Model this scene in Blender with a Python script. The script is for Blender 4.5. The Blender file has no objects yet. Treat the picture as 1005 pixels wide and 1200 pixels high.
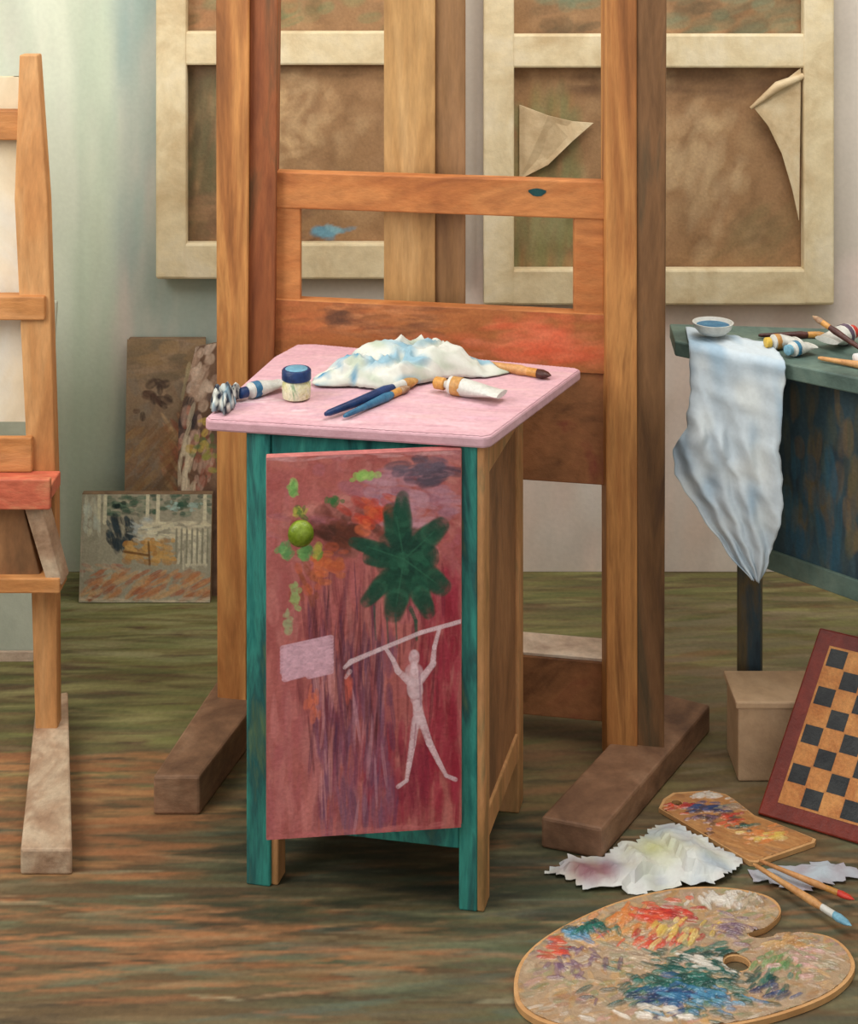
import bpy, bmesh, math, random
import numpy as np
from mathutils import Vector, noise
random.seed(7); NR=np.random.RandomState(5)
scene = bpy.context.scene
try:
    scene.view_settings.view_transform = 'Standard'
except Exception: pass

# ---------------------------------------------------------------- materials
def lin(c):
    return tuple(((v/255)/12.92 if v/255 <= .04045 else (((v/255)+.055)/1.055)**2.4) for v in c) + (1,)
_m = {}
def paint(name, cols, sc=(6,6,6), rough=.6, bump=.25, fine=6.0, lo=.32, hi=.68, var=.18, spec=.35):
    if name in _m: return _m[name]
    m = bpy.data.materials.new(name); m.use_nodes = True
    nt = m.node_tree; N = nt.nodes; L = nt.links
    b = N['Principled BSDF']
    tc = N.new('ShaderNodeTexCoord'); mp = N.new('ShaderNodeMapping')
    mp.inputs['Scale'].default_value = sc
    L.new(tc.outputs['Object'], mp.inputs['Vector'])
    n1 = N.new('ShaderNodeTexNoise'); n1.inputs['Scale'].default_value = 1.0
    n1.inputs['Detail'].default_value = 5; n1.inputs['Roughness'].default_value = .6; n1.inputs['Distortion'].default_value = .6
    L.new(mp.outputs[0], n1.inputs['Vector'])
    r = N.new('ShaderNodeValToRGB'); L.new(n1.outputs['Fac'], r.inputs['Fac'])
    e = r.color_ramp.elements
    while len(e) < len(cols): e.new(.5)
    for i, c in enumerate(cols):
        e[i].position = lo + (hi-lo)*i/max(1, len(cols)-1)
    for i, c in enumerate(cols): e[i].color = lin(c)
    n2 = N.new('ShaderNodeTexNoise'); n2.inputs['Scale'].default_value = fine
    n2.inputs['Detail'].default_value = 4; n2.inputs['Roughness'].default_value = .7
    L.new(mp.outputs[0], n2.inputs['Vector'])
    mr = N.new('ShaderNodeMapRange'); mr.inputs['From Min'].default_value = .3; mr.inputs['From Max'].default_value = .7
    mr.inputs['To Min'].default_value = 1-var; mr.inputs['To Max'].default_value = 1+var
    L.new(n2.outputs['Fac'], mr.inputs['Value'])
    mx = N.new('ShaderNodeVectorMath'); mx.operation = 'SCALE'
    L.new(r.outputs['Color'], mx.inputs[0]); L.new(mr.outputs[0], mx.inputs['Scale'])
    L.new(mx.outputs[0], b.inputs['Base Color'])
    b.inputs['Roughness'].default_value = rough
    b.inputs['Specular IOR Level'].default_value = spec
    if bump:
        bp = N.new('ShaderNodeBump'); bp.inputs['Strength'].default_value = bump; bp.inputs['Distance'].default_value = .006
        L.new(n2.outputs['Fac'], bp.inputs['Height']); L.new(bp.outputs[0], b.inputs['Normal'])
    _m[name] = m
    return m
def attr_mat(name,rough=.6,fine=160,bump=.25,spec=.3,var=.1):
    m=bpy.data.materials.new(name); m.use_nodes=True; nt=m.node_tree;N=nt.nodes;L=nt.links;b=N['Principled BSDF']
    a=N.new('ShaderNodeAttribute'); a.attribute_name='Col'
    tc=N.new('ShaderNodeTexCoord'); n=N.new('ShaderNodeTexNoise'); n.inputs['Scale'].default_value=fine; n.inputs['Detail'].default_value=3
    L.new(tc.outputs['Object'],n.inputs['Vector'])
    mr=N.new('ShaderNodeMapRange'); mr.inputs['From Min'].default_value=.3; mr.inputs['From Max'].default_value=.7; mr.inputs['To Min'].default_value=1-var; mr.inputs['To Max'].default_value=1+var
    L.new(n.outputs['Fac'],mr.inputs['Value'])
    mx=N.new('ShaderNodeVectorMath'); mx.operation='SCALE'; L.new(a.outputs['Color'],mx.inputs[0]); L.new(mr.outputs[0],mx.inputs['Scale'])
    L.new(mx.outputs[0],b.inputs['Base Color']); b.inputs['Roughness'].default_value=rough; b.inputs['Specular IOR Level'].default_value=spec
    bp=N.new('ShaderNodeBump'); bp.inputs['Strength'].default_value=bump; bp.inputs['Distance'].default_value=.003
    L.new(n.outputs['Fac'],bp.inputs['Height']); L.new(bp.outputs[0],b.inputs['Normal'])
    return m

M = {}
M['post_lit'] = paint('wood_post_lit', [(116,70,34),(160,102,54),(190,132,74),(134,84,44)], (13,13,1.6))  # lit side of the easel posts, light put into the colour
M['post_shaded'] = paint('wood_post_shaded', [(84,44,24),(120,64,34),(140,80,44),(92,66,40)], (14,14,2))  # same post wood, shaded side painted darker
M['post_shaded_olive'] = paint('wood_post_shaded_olive', [(74,50,32),(104,72,42),(122,86,54),(86,70,48)], (14,14,2))  # right post's shaded side, shade put into the colour
M['frame'] = paint('wood_orange', [(140,78,40),(174,106,56),(190,124,70),(152,90,48)], (3,8,9))
M['frame_brown'] = paint('wood_brown_panel', [(104,64,38),(142,94,58),(162,106,66),(144,78,56)], (6,8,8))
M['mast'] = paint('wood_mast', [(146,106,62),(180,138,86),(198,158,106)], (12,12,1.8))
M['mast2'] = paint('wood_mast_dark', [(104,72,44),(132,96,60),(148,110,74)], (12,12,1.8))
M['foot'] = paint('wood_foot', [(96,68,50),(126,92,68),(148,114,88)], (7,7,12))
M['pale'] = paint('wood_pale', [(170,142,122),(204,180,158),(220,202,182)], (7,7,12))
M['cream'] = paint('stretcher_wood', [(196,172,132),(218,200,162),(228,214,184)], (6,6,6), var=.08)
M['gusset'] = paint('canvas_fold', [(176,148,110),(204,180,142),(218,200,166)], (8,8,8), var=.08)
M['teal'] = paint('paint_teal', [(14,74,74),(32,110,104),(54,136,124),(40,92,90),(92,114,80)], (16,16,3))
M['tealdark'] = paint('paint_teal_dark', [(10,48,50),(20,70,70)], (12,12,4))
M['side'] = paint('cabinet_side', [(130,100,60),(168,122,76),(186,134,88),(130,118,80)], (12,10,3))
M['sidedk'] = paint('cabinet_side_panel', [(104,74,48),(138,96,62),(154,110,72)], (10,10,4))
M['dark'] = paint('shadow_wood', [(30,24,22),(44,36,30)], (8,8,8))
M['knob'] = paint('knob_green', [(72,92,14),(110,130,30),(140,160,60)], (30,30,30), rough=.3)
M['red'] = paint('paint_red', [(176,40,34),(206,66,46)], (30,30,30), rough=.4)
M['white'] = paint('paint_white', [(206,200,200),(226,220,216)], (30,30,30), var=.08)
M['navy'] = paint('paint_navy', [(14,34,72),(28,60,110)], (30,30,30), rough=.35)
M['blue'] = paint('paint_blue', [(30,84,120),(70,130,160)], (30,30,30), rough=.4)
M['skyblue'] = paint('paint_skyblue', [(90,140,164),(120,166,184)], (30,30,30))
M['yellow'] = paint('paint_yellow', [(200,160,50),(214,184,90)], (30,30,30), rough=.4)
M['ochre'] = paint('paint_ochre', [(170,120,60),(196,150,90)], (30,30,30), rough=.4)
M['purple'] = paint('paint_purple', [(74,58,78),(100,80,100)], (30,30,30), rough=.4)
M['tube'] = paint('tube_metal_white', [(186,186,178),(212,210,202)], (30,30,30), rough=.35, var=.08)
M['gold'] = paint('brass', [(176,120,50),(206,150,80)], (30,30,30), rough=.35)
M['bdark'] = paint('brush_handle_dark', [(60,30,26),(86,46,36)], (30,30,30), rough=.35)
M['bwood'] = paint('brush_handle_wood', [(176,120,70),(206,156,100)], (30,30,30), rough=.4)
M['bristle'] = paint('bristle', [(120,84,60),(180,150,120)], (60,60,60))
M['lwood'] = paint('wood_light_orange', [(160,104,58),(188,132,80),(206,156,104)], (12,12,2.4))
M['lwoodh'] = paint('wood_light_orange_rail', [(156,98,52),(186,126,72),(202,146,96)], (3,12,12))
M['lred'] = paint('wood_tray_red', [(160,76,52),(192,98,72),(196,132,94)], (5,12,12))
M['lfoot'] = paint('wood_whitened', [(130,98,74),(166,136,110),(192,170,144)], (12,8,12))
M['ccream'] = paint('canvas_cream', [(210,192,160),(222,208,182),(222,216,202)], (4,4,3), var=.06)
M['csage'] = paint('canvas_sage', [(176,182,164),(200,202,184)], (4,4,3), var=.07)
M['table'] = paint('table_green', [(60,76,70),(90,110,100),(112,126,112)], (5,5,5))
M['tabledk'] = paint('table_panel_dark', [(30,42,52),(50,68,76),(92,78,52),(54,62,58)], (10,10,2.6))
M['crate'] = paint('crate_cream', [(180,146,112),(204,172,138)], (6,6,6), var=.1)
M['chred'] = paint('chess_frame', [(100,32,20),(130,46,30)], (10,10,10), rough=.4)
M['chor'] = paint('chess_light', [(180,108,50),(210,146,80)], (30,30,30), rough=.4)
M['chbk'] = paint('chess_dark', [(24,26,30),(52,54,54)], (30,30,30), rough=.4)
M['palwood'] = paint('palette_wood', [(186,136,86),(206,160,108)], (10,10,10), var=.1)
M['jar'] = paint('jar_glass_painted', [(90,140,140),(196,190,130),(214,210,180),(120,150,110)], (40,40,30), rough=.15, spec=.6)
M['board'] = paint('fibreboard', [(110,86,64),(140,112,84)], (10,10,10))
M['pink'] = paint('paint_pink_edge', [(186,140,148),(206,164,172)], (7,9,7), rough=.5, var=.08)
M['PA']=attr_mat('painted_surface')
M['PT']=attr_mat('painted_table_top',rough=.5,fine=90)
M['PF']=attr_mat('painted_floor_boards',rough=.6,fine=90,bump=.3)
M['PP']=attr_mat('wet_paint',rough=.32,fine=120,bump=.3,spec=.5)
M['PC']=attr_mat('painted_cloth',rough=.9,fine=120,bump=.12,var=.04,spec=.1)
M['PW']=attr_mat('painted_wall',rough=.9,fine=90,bump=.12,var=.03,spec=.1)

# ---------------------------------------------------------------- brush-stroke painter (vertex colours)
def slin(c): return np.array(lin(c)[:3])
class Can:
    """w,h units; r = vertices per unit"""
    def __init__(s,w,h,r,base):
        s.w,s.h,s.r=w,h,r; s.nx=int(w*r)+1; s.ny=int(h*r)+1
        s.a=np.zeros((s.ny,s.nx,3)); s.a[:]=slin(base); s.z=np.zeros((s.ny,s.nx))
        s.jit=NR.rand(s.ny,s.nx)
    def stroke(s,cx,cy,rl,rt,ang,col,al=.8,hard=2.0,hz=0):
        R=max(rl,rt)*1.1; r=s.r
        x0=max(0,int((cx-R)*r));x1=min(s.nx,int((cx+R)*r)+2);y0=max(0,int((cy-R)*r));y1=min(s.ny,int((cy+R)*r)+2)
        if x0>=x1 or y0>=y1: return
        Y,X=np.mgrid[y0:y1,x0:x1]; dx=X/r-cx; dy=Y/r-cy; c,n=math.cos(ang),math.sin(ang)
        p=(dx*c+dy*n)/rl; q=(-dx*n+dy*c)/rt
        d=np.abs(p)**2.6+q*q
        ph=random.random()*6; br=.78+.22*np.sin(q*6+ph)*np.cos(p*2.1+ph)
        m=(np.clip((1-d)*hard,0,1)*al*br*(.85+.15*s.jit[y0:y1,x0:x1]))[...,None]
        k=slin(col)*random.uniform(.88,1.14)
        s.a[y0:y1,x0:x1]=s.a[y0:y1,x0:x1]*(1-m)+k*m
        if hz: 
            zz=s.z[y0:y1,x0:x1]; mm=m[...,0]; s.z[y0:y1,x0:x1]=zz*(1-mm*.7)+mm*hz*(.5+.5*br)
    def field(s,n,x0,x1,y0,y1,rl,rt,ang,cols,al=.7,hz=0,hard=2.0):
        for _ in range(n):
            s.stroke(random.uniform(x0,x1),random.uniform(y0,y1),rl*random.uniform(.5,1.4),rt*random.uniform(.5,1.4),ang+random.uniform(-.15,.15) if ang is not None else random.uniform(0,3.1),random.choice(cols),al*random.uniform(.5,1.1),hard,hz)
    def blob(s,n,cx,cy,sx,sy,rl,rt,ang,cols,al=.8,hz=0,hard=2.0):
        for _ in range(n):
            s.stroke(random.gauss(cx,sx),random.gauss(cy,sy),rl*random.uniform(.5,1.3),rt*random.uniform(.5,1.3),ang+random.uniform(-.3,.3) if ang is not None else random.uniform(0,3.1),random.choice(cols),al,hard,hz)
    def line(s,pts,ws,col,al=.8,hz=0):
        for i in range(len(pts)-1):
            (xa,ya),(xb,yb)=pts[i],pts[i+1]; L=math.hypot(xb-xa,yb-ya); n=max(1,int(L/(max(ws[i],1)*.9)))
            for k in range(n+1):
                t=k/n; w=ws[i]*(1-t)+ws[i+1]*t
                s.stroke(xa+(xb-xa)*t,ya+(yb-ya)*t,w*1.3,w,math.atan2(yb-ya,xb-xa),col,al,3,hz)
    def mesh(s,name,fn,mat,parent,keep=None,smooth=True):
        Y,X=np.mgrid[0:s.ny,0:s.nx]; u=X/s.r; v=Y/s.r
        co=fn(u,v,s.z).reshape(-1,3)
        i=(Y[:-1,:-1]*s.nx+X[:-1,:-1]).ravel()
        if keep is not None: i=i[keep(u[:-1,:-1]+.5/s.r,v[:-1,:-1]+.5/s.r).ravel()]
        f=np.stack([i,i+1,i+1+s.nx,i+s.nx],1)
        used=np.unique(f); mp=np.full(len(co),-1); mp[used]=np.arange(len(used)); f=mp[f]; co=co[used]; col=s.a.reshape(-1,3)[used]
        me=bpy.data.meshes.new(name); me.vertices.add(len(co)); me.vertices.foreach_set('co',co.astype('f').ravel())
        me.loops.add(len(f)*4); me.loops.foreach_set('vertex_index',f.astype('i').ravel())
        me.polygons.add(len(f)); me.polygons.foreach_set('loop_start',np.arange(0,len(f)*4,4,dtype='i')); 
        try: me.polygons.foreach_set('loop_total',np.full(len(f),4,dtype='i'))
        except Exception: pass
        me.update(calc_edges=True); me.validate()
        at=me.color_attributes.new('Col','FLOAT_COLOR','POINT'); at.data.foreach_set('color',np.hstack([np.clip(col,0,.9),np.ones((len(col),1))]).astype('f').ravel())
        if smooth: me.polygons.foreach_set('use_smooth',np.ones(len(f),dtype=bool))
        me.materials.append(mat); o=bpy.data.objects.new(name,me); scene.collection.objects.link(o)
        if parent: o.parent=parent
        return o
    def flat(s,name,O,U,V,Nn,mat,parent,hs=1.0,keep=None):
        O,U,V,Nn=[np.array(q,float) for q in (O,U,V,Nn)]
        return s.mesh(name,lambda u,v,z:O+(u/s.w)[...,None]*U+(v/s.h)[...,None]*V+(z*hs)[...,None]*Nn,mat,parent,keep)

# ---------------------------------------------------------------- builders
ROOTS=[]
def root(name):
    e=bpy.data.objects.new(name,None); e.empty_display_size=.1
    scene.collection.objects.link(e); ROOTS.append(e); return e
def fin(bm,name,mat,parent,bevel=0,smooth=False,solid=0):
    bmesh.ops.recalc_face_normals(bm,faces=bm.faces)
    me=bpy.data.meshes.new(name); bm.to_mesh(me); bm.free()
    o=bpy.data.objects.new(name,me); scene.collection.objects.link(o)
    for mm in (mat if isinstance(mat,list) else [mat]): me.materials.append(mm)
    if smooth:
        for p in me.polygons: p.use_smooth=True
    if solid:
        md=o.modifiers.new('s','SOLIDIFY'); md.thickness=solid; md.offset=0
    if bevel:
        md=o.modifiers.new('b','BEVEL'); md.width=bevel; md.segments=2; md.limit_method='ANGLE'
    if parent: o.parent=parent
    return o
def hexa(name,base,ext,mat,parent,bevel=.003):
    bm=bmesh.new(); e=Vector(ext); n=len(base)
    a=[bm.verts.new(Vector(p)) for p in base]; b=[bm.verts.new(Vector(p)+e) for p in base]
    bm.faces.new(a); bm.faces.new(b[::-1])
    for i in range(n): bm.faces.new([a[i],a[(i+1)%n],b[(i+1)%n],b[i]])
    return fin(bm,name,mat,parent,bevel)
def prism(name,pts,z0,z1,mat,parent,bevel=.003):
    return hexa(name,[(x,y,z0) for x,y in pts],(0,0,z1-z0),mat,parent,bevel)
def plate(name,pts,y0,y1,mat,parent,bevel=.003):
    return hexa(name,[(x,y0,z) for x,z in pts],(0,y1-y0,0),mat,parent,bevel)
def box(name,x0,x1,y0,y1,z0,z1,mat,parent,bevel=.003):
    return prism(name,[(x0,y0),(x1,y0),(x1,y1),(x0,y1)],z0,z1,mat,parent,bevel)
def smoothloop(pts,k=5):
    out=[];n=len(pts)
    for i in range(n):
        p0,p1,p2,p3=[Vector(pts[(i+j-1)%n]) for j in range(4)]
        for s in range(k):
            t=s/k
            out.append(.5*((2*p1)+(-p0+p2)*t+(2*p0-5*p1+4*p2-p3)*t*t+(-p0+3*p1-3*p2+p3)*t**3))
    return [tuple(v) for v in out]
def inside_np(poly,infl=0):
    P=np.array(poly); 
    def f(x,y):
        c=np.zeros(x.shape,bool); n=len(P)
        for i in range(n):
            x1,y1=P[i];x2,y2=P[(i+1)%n]
            if y1==y2: continue
            c^=((y1>y)!=(y2>y))&(x<(x2-x1)*(y-y1)/(y2-y1)+x1)
        return c
    return f
def holed(name,outer,hole,z0,z1,mats,parent):
    bm=bmesh.new()
    def loop(pts,z):
        vs=[bm.verts.new((x,y,z)) for x,y in pts]
        return vs,[bm.edges.new((vs[i],vs[(i+1)%len(vs)])) for i in range(len(vs))]
    for z in (z0,z1):
        o,oe=loop(outer,z); h,he=loop(hole,z)
        bmesh.ops.triangle_fill(bm,edges=oe+he,use_beauty=True)
        if z==z0: lo,lh=o,h
    for A,B in ((lo,o),(lh,h)):
        for i in range(len(A)):
            bm.faces.new([A[i],A[(i+1)%len(A)],B[(i+1)%len(A)],B[i]])
    return fin(bm,name,mats,parent)
def tubeseg(name,path,radii,mat,parent,seg=14,flat=None):
    bm=bmesh.new(); P=[Vector(p) for p in path]; rings=[]
    for i,p in enumerate(P):
        d=(P[min(i+1,len(P)-1)]-P[max(i-1,0)]).normalized()
        up=Vector((0,0,1)) if abs(d.z)<.95 else Vector((0,1,0))
        s=d.cross(up).normalized(); u=s.cross(d).normalized()
        w,h=(flat[i] if flat else (1,1))
        rings.append([bm.verts.new(p+s*math.cos(a)*radii[i]*w+u*math.sin(a)*radii[i]*h) for a in [2*math.pi*k/seg for k in range(seg)]])
    for a,b in zip(rings,rings[1:]):
        for k in range(seg): bm.faces.new([a[k],a[(k+1)%seg],b[(k+1)%seg],b[k]])
    bm.faces.new(rings[0]); bm.faces.new(rings[-1][::-1])
    o=fin(bm,name,mat,parent,smooth=True)
    md=o.modifiers.new('e','EDGE_SPLIT'); md.split_angle=.9
    return o
def lathe(name,c,prof,mat,parent,seg=28):
    bm=bmesh.new(); rings=[]
    for r,z in prof:
        rings.append([bm.verts.new((c[0]+r*math.cos(a),c[1]+r*math.sin(a),c[2]+z)) for a in [2*math.pi*k/seg for k in range(seg)]])
    for a,b in zip(rings,rings[1:]):
        for k in range(seg): bm.faces.new([a[k],a[(k+1)%seg],b[(k+1)%seg],b[k]])
    bm.faces.new(rings[0]); bm.faces.new(rings[-1])
    o=fin(bm,name,mat,parent,smooth=True); md=o.modifiers.new('e','EDGE_SPLIT'); md.split_angle=.8; return o
def setcol(o,fn):
    me=o.data; at=me.color_attributes.new('Col','FLOAT_COLOR','POINT')
    for i,v in enumerate(me.vertices):
        c=fn(v.co); at.data[i].color=(c[0],c[1],c[2],1)
def mixc(a,b,t): t=max(0,min(1,t)); return a*(1-t)+b*t
def cloth_heap(name,c,outline,h,colfn,seed=0,nr=34,freq=9,z=0,profile=None,sharp=2.4):
    """softly draped cloth heap"""
    ol=smoothloop(outline,10); n=len(ol); bm=bmesh.new(); rings=[]; 
    for i in range(1,nr+1):
        t=i/nr; ring=[]
        for k in range(n):
            dx=ol[k][0]*t; dy=ol[k][1]*t; x=c[0]+dx; y=c[1]+dy
            q=Vector((x*freq*.8+seed*7.3,y*freq*1.3,seed))
            wv=q+Vector((noise.noise(q*.8+Vector((3,0,0))),noise.noise(q*.8+Vector((0,7,0))),0))*1.1
            f=noise.noise(wv*.7); r1=1-abs(noise.noise(wv*1.0+Vector((5,3,1))))*sharp; r2=1-abs(noise.noise(wv*1.9+Vector((1,8,2))))*sharp
            base=max(0,1-t**4)**.8
            pf=profile(dx,dy) if profile else 1
            hh=h*pf*base*(.50+.25*f+.28*r1+.09*r2)+.004*max(0,r2)*(1-.5*t)+.003
            ring.append(bm.verts.new((x+.004*noise.noise(q*3),y+.004*noise.noise(q*3+Vector((0,9,0))),z+max(.0015,hh))))
        rings.append(ring)
    cv=bm.verts.new((c[0],c[1],sum(v.co.z for v in rings[0])/n))
    for k in range(n): bm.faces.new([cv,rings[0][k],rings[0][(k+1)%n]])
    for a,b in zip(rings,rings[1:]):
        for k in range(n): bm.faces.new([a[k],b[k],b[(k+1)%n],a[(k+1)%n]])
    o=fin(bm,name,M['PC'],None,smooth=True,solid=.0015); setcol(o,colfn); return o
def paper_sheet(name,c,outline,h,colfn,seed=0,step=.0085,z=.002,cell=22):
    """flat crumpled sheet with sharp creases and a torn outline"""
    rr=random.Random(seed); cs=[(rr.uniform(-.22,.22),rr.uniform(-.14,.14),rr.random(),rr.uniform(-1,1),rr.uniform(-1,1)) for _ in range(cell)]
    xs=[p[0] for p in outline]; ys=[p[1] for p in outline]; f=inside_np(outline); bm=bmesh.new(); G={}
    nx=int((max(xs)-min(xs))/step)+1; ny=int((max(ys)-min(ys))/step)+1
    def vert(i,j):
        if (i,j) in G: return G[(i,j)]
        dx=min(xs)+i*step; dy=min(ys)+j*step
        dx+=rr.uniform(-.25,.25)*step; dy+=rr.uniform(-.25,.25)*step
        ds=sorted((math.hypot(dx-a,dy-b),k) for k,(a,b,_,_,_) in enumerate(cs))
        k=ds[0][1]; a,b,hh,gx,gy=cs[k]
        e=(ds[1][0]-ds[0][0])
        zz=h*(hh*.6+ (1-min(1,e*22))*.55 + (gx*(dx-a)+gy*(dy-b))*9)
        edge=min(math.hypot(dx-px,dy-py) for px,py in outline)
        zz*=min(1,.25+edge*14)
        v=bm.verts.new((c[0]+dx,c[1]+dy,z+max(0,zz))); G[(i,j)]=v; return v
    for i in range(nx):
        for j in range(ny):
            cx=min(xs)+(i+.5)*step; cy=min(ys)+(j+.5)*step
            if f(np.array([cx]),np.array([cy]))[0]:
                a,b,c2,d=vert(i,j),vert(i+1,j),vert(i+1,j+1),vert(i,j+1)
                bm.faces.new([a,b,c2]); bm.faces.new([a,c2,d])
    o=fin(bm,name,M['PC'],None,smooth=False,solid=.0008); setcol(o,colfn); return o
def brush(name,a,b,r,handle,bris,tip='bristle'):
    R=root(name); A=Vector(a);B=Vector(b)
    P=lambda t:A.lerp(B,t)
    tubeseg('handle',[P(0),P(.04),P(.3),P(.62),P(.72)],[r*.35,r*.6,r*.8,r*1.15,r*.85],handle,R)
    tubeseg('ferrule',[P(.71),P(.83)],[r*.95,r*1.0],M['gold'] if tip!='silver' else M['tube'],R)
    tubeseg('bristles',[P(.83),P(.88),P(.95),P(1)],[r*.95,r*1.2,r*.9,r*.15],bris,R,flat=[(1,1),(1.2,.8),(1.2,.7),(1,.5)])
    return R
def ptube(name,a,b,r,cap,band):
    R=root(name);A=Vector(a);B=Vector(b);P=lambda t:A.lerp(B,t)
    tubeseg('cap',[P(0),P(.02),P(.15),P(.16)],[r*.5,r*.68,r*.68,r*.5],cap,R)
    tubeseg('shoulder',[P(.16),P(.19),P(.24)],[r*.4,r*.45,r],M['tube'],R)
    tubeseg('body',[P(.24),P(.5),P(.8),P(.93)],[r]*4,M['tube'],R,flat=[(1,1),(1.05,.95),(1.2,.5),(1.3,.2)])
    tubeseg('crimp',[P(.92),P(1.0)],[r]*2,M['tube'],R,flat=[(1.35,.3),(1.35,.3)])
    tubeseg('label_band',[P(.28),P(.42)],[r*1.03]*2,band,R)
    return R

# ---------------------------------------------------------------- room
def slab(name,x0,x1,y0,y1,z0,z1,mat): 
    return box(name,x0,x1,y0,y1,z0,z1,mat,None,0)
WM=paint('wall_plaster',[(178,184,168),(196,198,182),(206,202,192)],(1.6,1.6,1),var=.06,rough=.85)
FM=paint('floor_boards_plain',[(70,54,38),(100,78,52),(92,84,56),(116,88,60)],(2,22,1))
slab('floor',-2.2,2.2,-.6,3.84,-.06,-.002,FM)
slab('wall_back',-2.2,2.2,3.745,3.84,0,2.7,WM)
slab('wall_left',-2.3,-2.2,-.6,3.84,0,2.7,WM)
slab('wall_right',2.2,2.3,-.6,3.84,0,2.7,WM)
# painted floor surface  (units: decimetres; origin x=-2.2, y=1.3)
F=Can(44,24.4,20,(96,78,54))
def FX(x): return (x+2.2)*10
def FY(y): return (y-1.3)*10
brown=[(88,70,48),(108,86,58),(118,94,64),(74,60,44),(102,92,66),(120,100,72),(94,86,62)]
orange=[(156,100,64),(170,112,72),(138,88,56)]
grn2=[(84,92,68),(96,106,80),(78,92,80),(110,116,88),(90,88,60)]
green=[(100,104,58),(122,122,70),(88,88,52),(134,128,82),(106,90,56),(146,138,92)]
shadegreen=[(46,52,38),(58,64,46),(38,44,36)]
F.field(4400,0,44,0,24.4,1.3,.11,.02,brown,.75)
F.field(1300,0,44,0,14,1.1,.10,.02,grn2,.55)
F.field(420,0,44,0,14,1.1,.07,.02,orange,.6)
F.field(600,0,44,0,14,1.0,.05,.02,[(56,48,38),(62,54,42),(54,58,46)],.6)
F.field(260,0,44,0,14,.8,.05,.02,[(184,148,110),(170,160,126)],.5)
F.field(2600,0,44,FY(2.95),24.4,1.3,.13,.02,green,.7)
F.field(500,0,44,FY(2.95),24.4,1.0,.08,.02,[(84,72,44),(96,70,44),(72,76,48)],.55)
F.field(700,0,44,FY(2.75),FY(3.0),1.0,.10,.02,green+brown,.55)
F.field(300,FX(-1.3),FX(-.45),FY(2.55),FY(2.93),1.1,.09,.03,orange+[(184,136,88)],.55)
F.field(130,FX(-1.0),FX(-.0),FY(2.28),FY(2.48),1.0,.06,.02,orange,.55)
F.field(110,FX(-.6),FX(.3),FY(2.30),FY(2.50),.9,.06,.02,[(176,120,80),(92,100,80),(150,130,96)],.5)
F.field(300,FX(-.3),FX(.9),FY(2.12),FY(2.6),.9,.09,.02,[(78,88,60),(92,84,56),(60,60,44),(112,114,84),(80,90,78)],.6)
F.field(340,FX(-.36),FX(.26),FY(2.42),FY(2.9),.9,.10,.0,shadegreen,.65)  # cabinet's shadow painted into the floor beneath it
F.field(320,FX(.15),FX(.65),FY(2.75),FY(3.35),.9,.12,.1,[(106,86,58),(120,104,68),(92,88,54),(130,96,66)],.6)
F.field(300,FX(.5),FX(1.2),FY(2.8),FY(3.6),.9,.12,.1,[(128,112,88),(112,98,74),(140,124,98),(108,104,76)],.6)
F.field(180,FX(-1.3),FX(-.4),FY(3.3),FY(3.7),1.0,.11,.02,[(140,140,96),(118,124,76),(154,148,108)],.55)
F.z=np.zeros_like(F.z)
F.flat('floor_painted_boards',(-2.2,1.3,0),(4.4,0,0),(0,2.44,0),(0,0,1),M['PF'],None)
# painted wall surface (units dm)
Wl=Can(44,27,7,(206,196,184))
WX=lambda x:(x+2.2)*10; WZ=lambda z:z*10
Wl.field(500,0,44,0,27,1.6,.7,1.57,[(208,198,186),(200,188,178),(216,204,192)],.5,hard=1)
Wl.field(500,0,WX(-1.15),0,27,1.6,.6,1.57,[(216,218,204),(206,210,194)],.6,hard=1)
Wl.field(460,WX(-1.15),WX(-.80),0,27,1.8,.45,1.57,[(208,214,192),(198,206,186),(214,216,196),(204,210,194)],.6,hard=1)
Wl.field(170,WX(-.90),WX(-.80),0,27,1.9,.3,1.57,[(188,200,178),(196,204,182)],.5,hard=1)
Wl.field(440,WX(-.78),WX(-.35),0,27,1.9,.38,1.57,[(154,174,164),(166,182,170),(144,164,158),(178,186,172)],.6,hard=1)
Wl.field(420,WX(.1),WX(1.3),WZ(.0),WZ(.75),1.2,.5,1.4,[(236,214,200),(226,206,196),(230,220,212),(218,194,180)],.6,hard=1)
Wl.flat('wall_back_painted_plaster',(-2.2,3.742,0),(4.4,0,0),(0,0,2.7),(0,-1,0),M['PW'],None)

# ---------------------------------------------------------------- stretched canvases hung facing the wall
def stretcher(name,x0,x1,z0,z1,bars_v,bars_h,w,can,y=3.692):
    R=root(name)
    box('canvas_cloth',x0+.01,x1-.01,y+.038,y+.0495,z0+.01,z1-.01,M['board'],R,0)
    can.flat('canvas_reverse',(x0+.01,y+.036,z0+.01),(x1-x0-.02,0,0),(0,0,z1-z0-.02),(0,-1,0),M['PA'],R)
    box('bar_bottom',x0,x1,y,y+.035,z0,z0+w,M['cream'],R,.006)
    box('bar_top',x0,x1,y,y+.035,z1-w,z1,M['cream'],R,.006)
    box('bar_left',x0,x0+w*.85,y-.002,y+.033,z0+.002,z1-.002,M['cream'],R,.006)
    box('bar_right',x1-w*.85,x1,y-.002,y+.033,z0+.002,z1-.002,M['cream'],R,.006)
    for i,h in enumerate(bars_h): box('crossbar_%d'%(i+1),x0+.01,x1-.01,y+.002,y+.03,h,h+w*.95,M['cream'],R,.006)
    return R
brn=[(144,108,74),(164,126,90),(180,144,104),(124,92,62),(154,120,86)]
c1=Can(7.82,10.95,22,(154,118,82))
c1.field(700,0,7.9,0,11,.5,.25,None,brn,.6,hard=1)
c1.blob(70,3.0,4.0,.8,.7,.4,.2,None,[(204,170,126),(190,158,118)],.5,hard=1)
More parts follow.
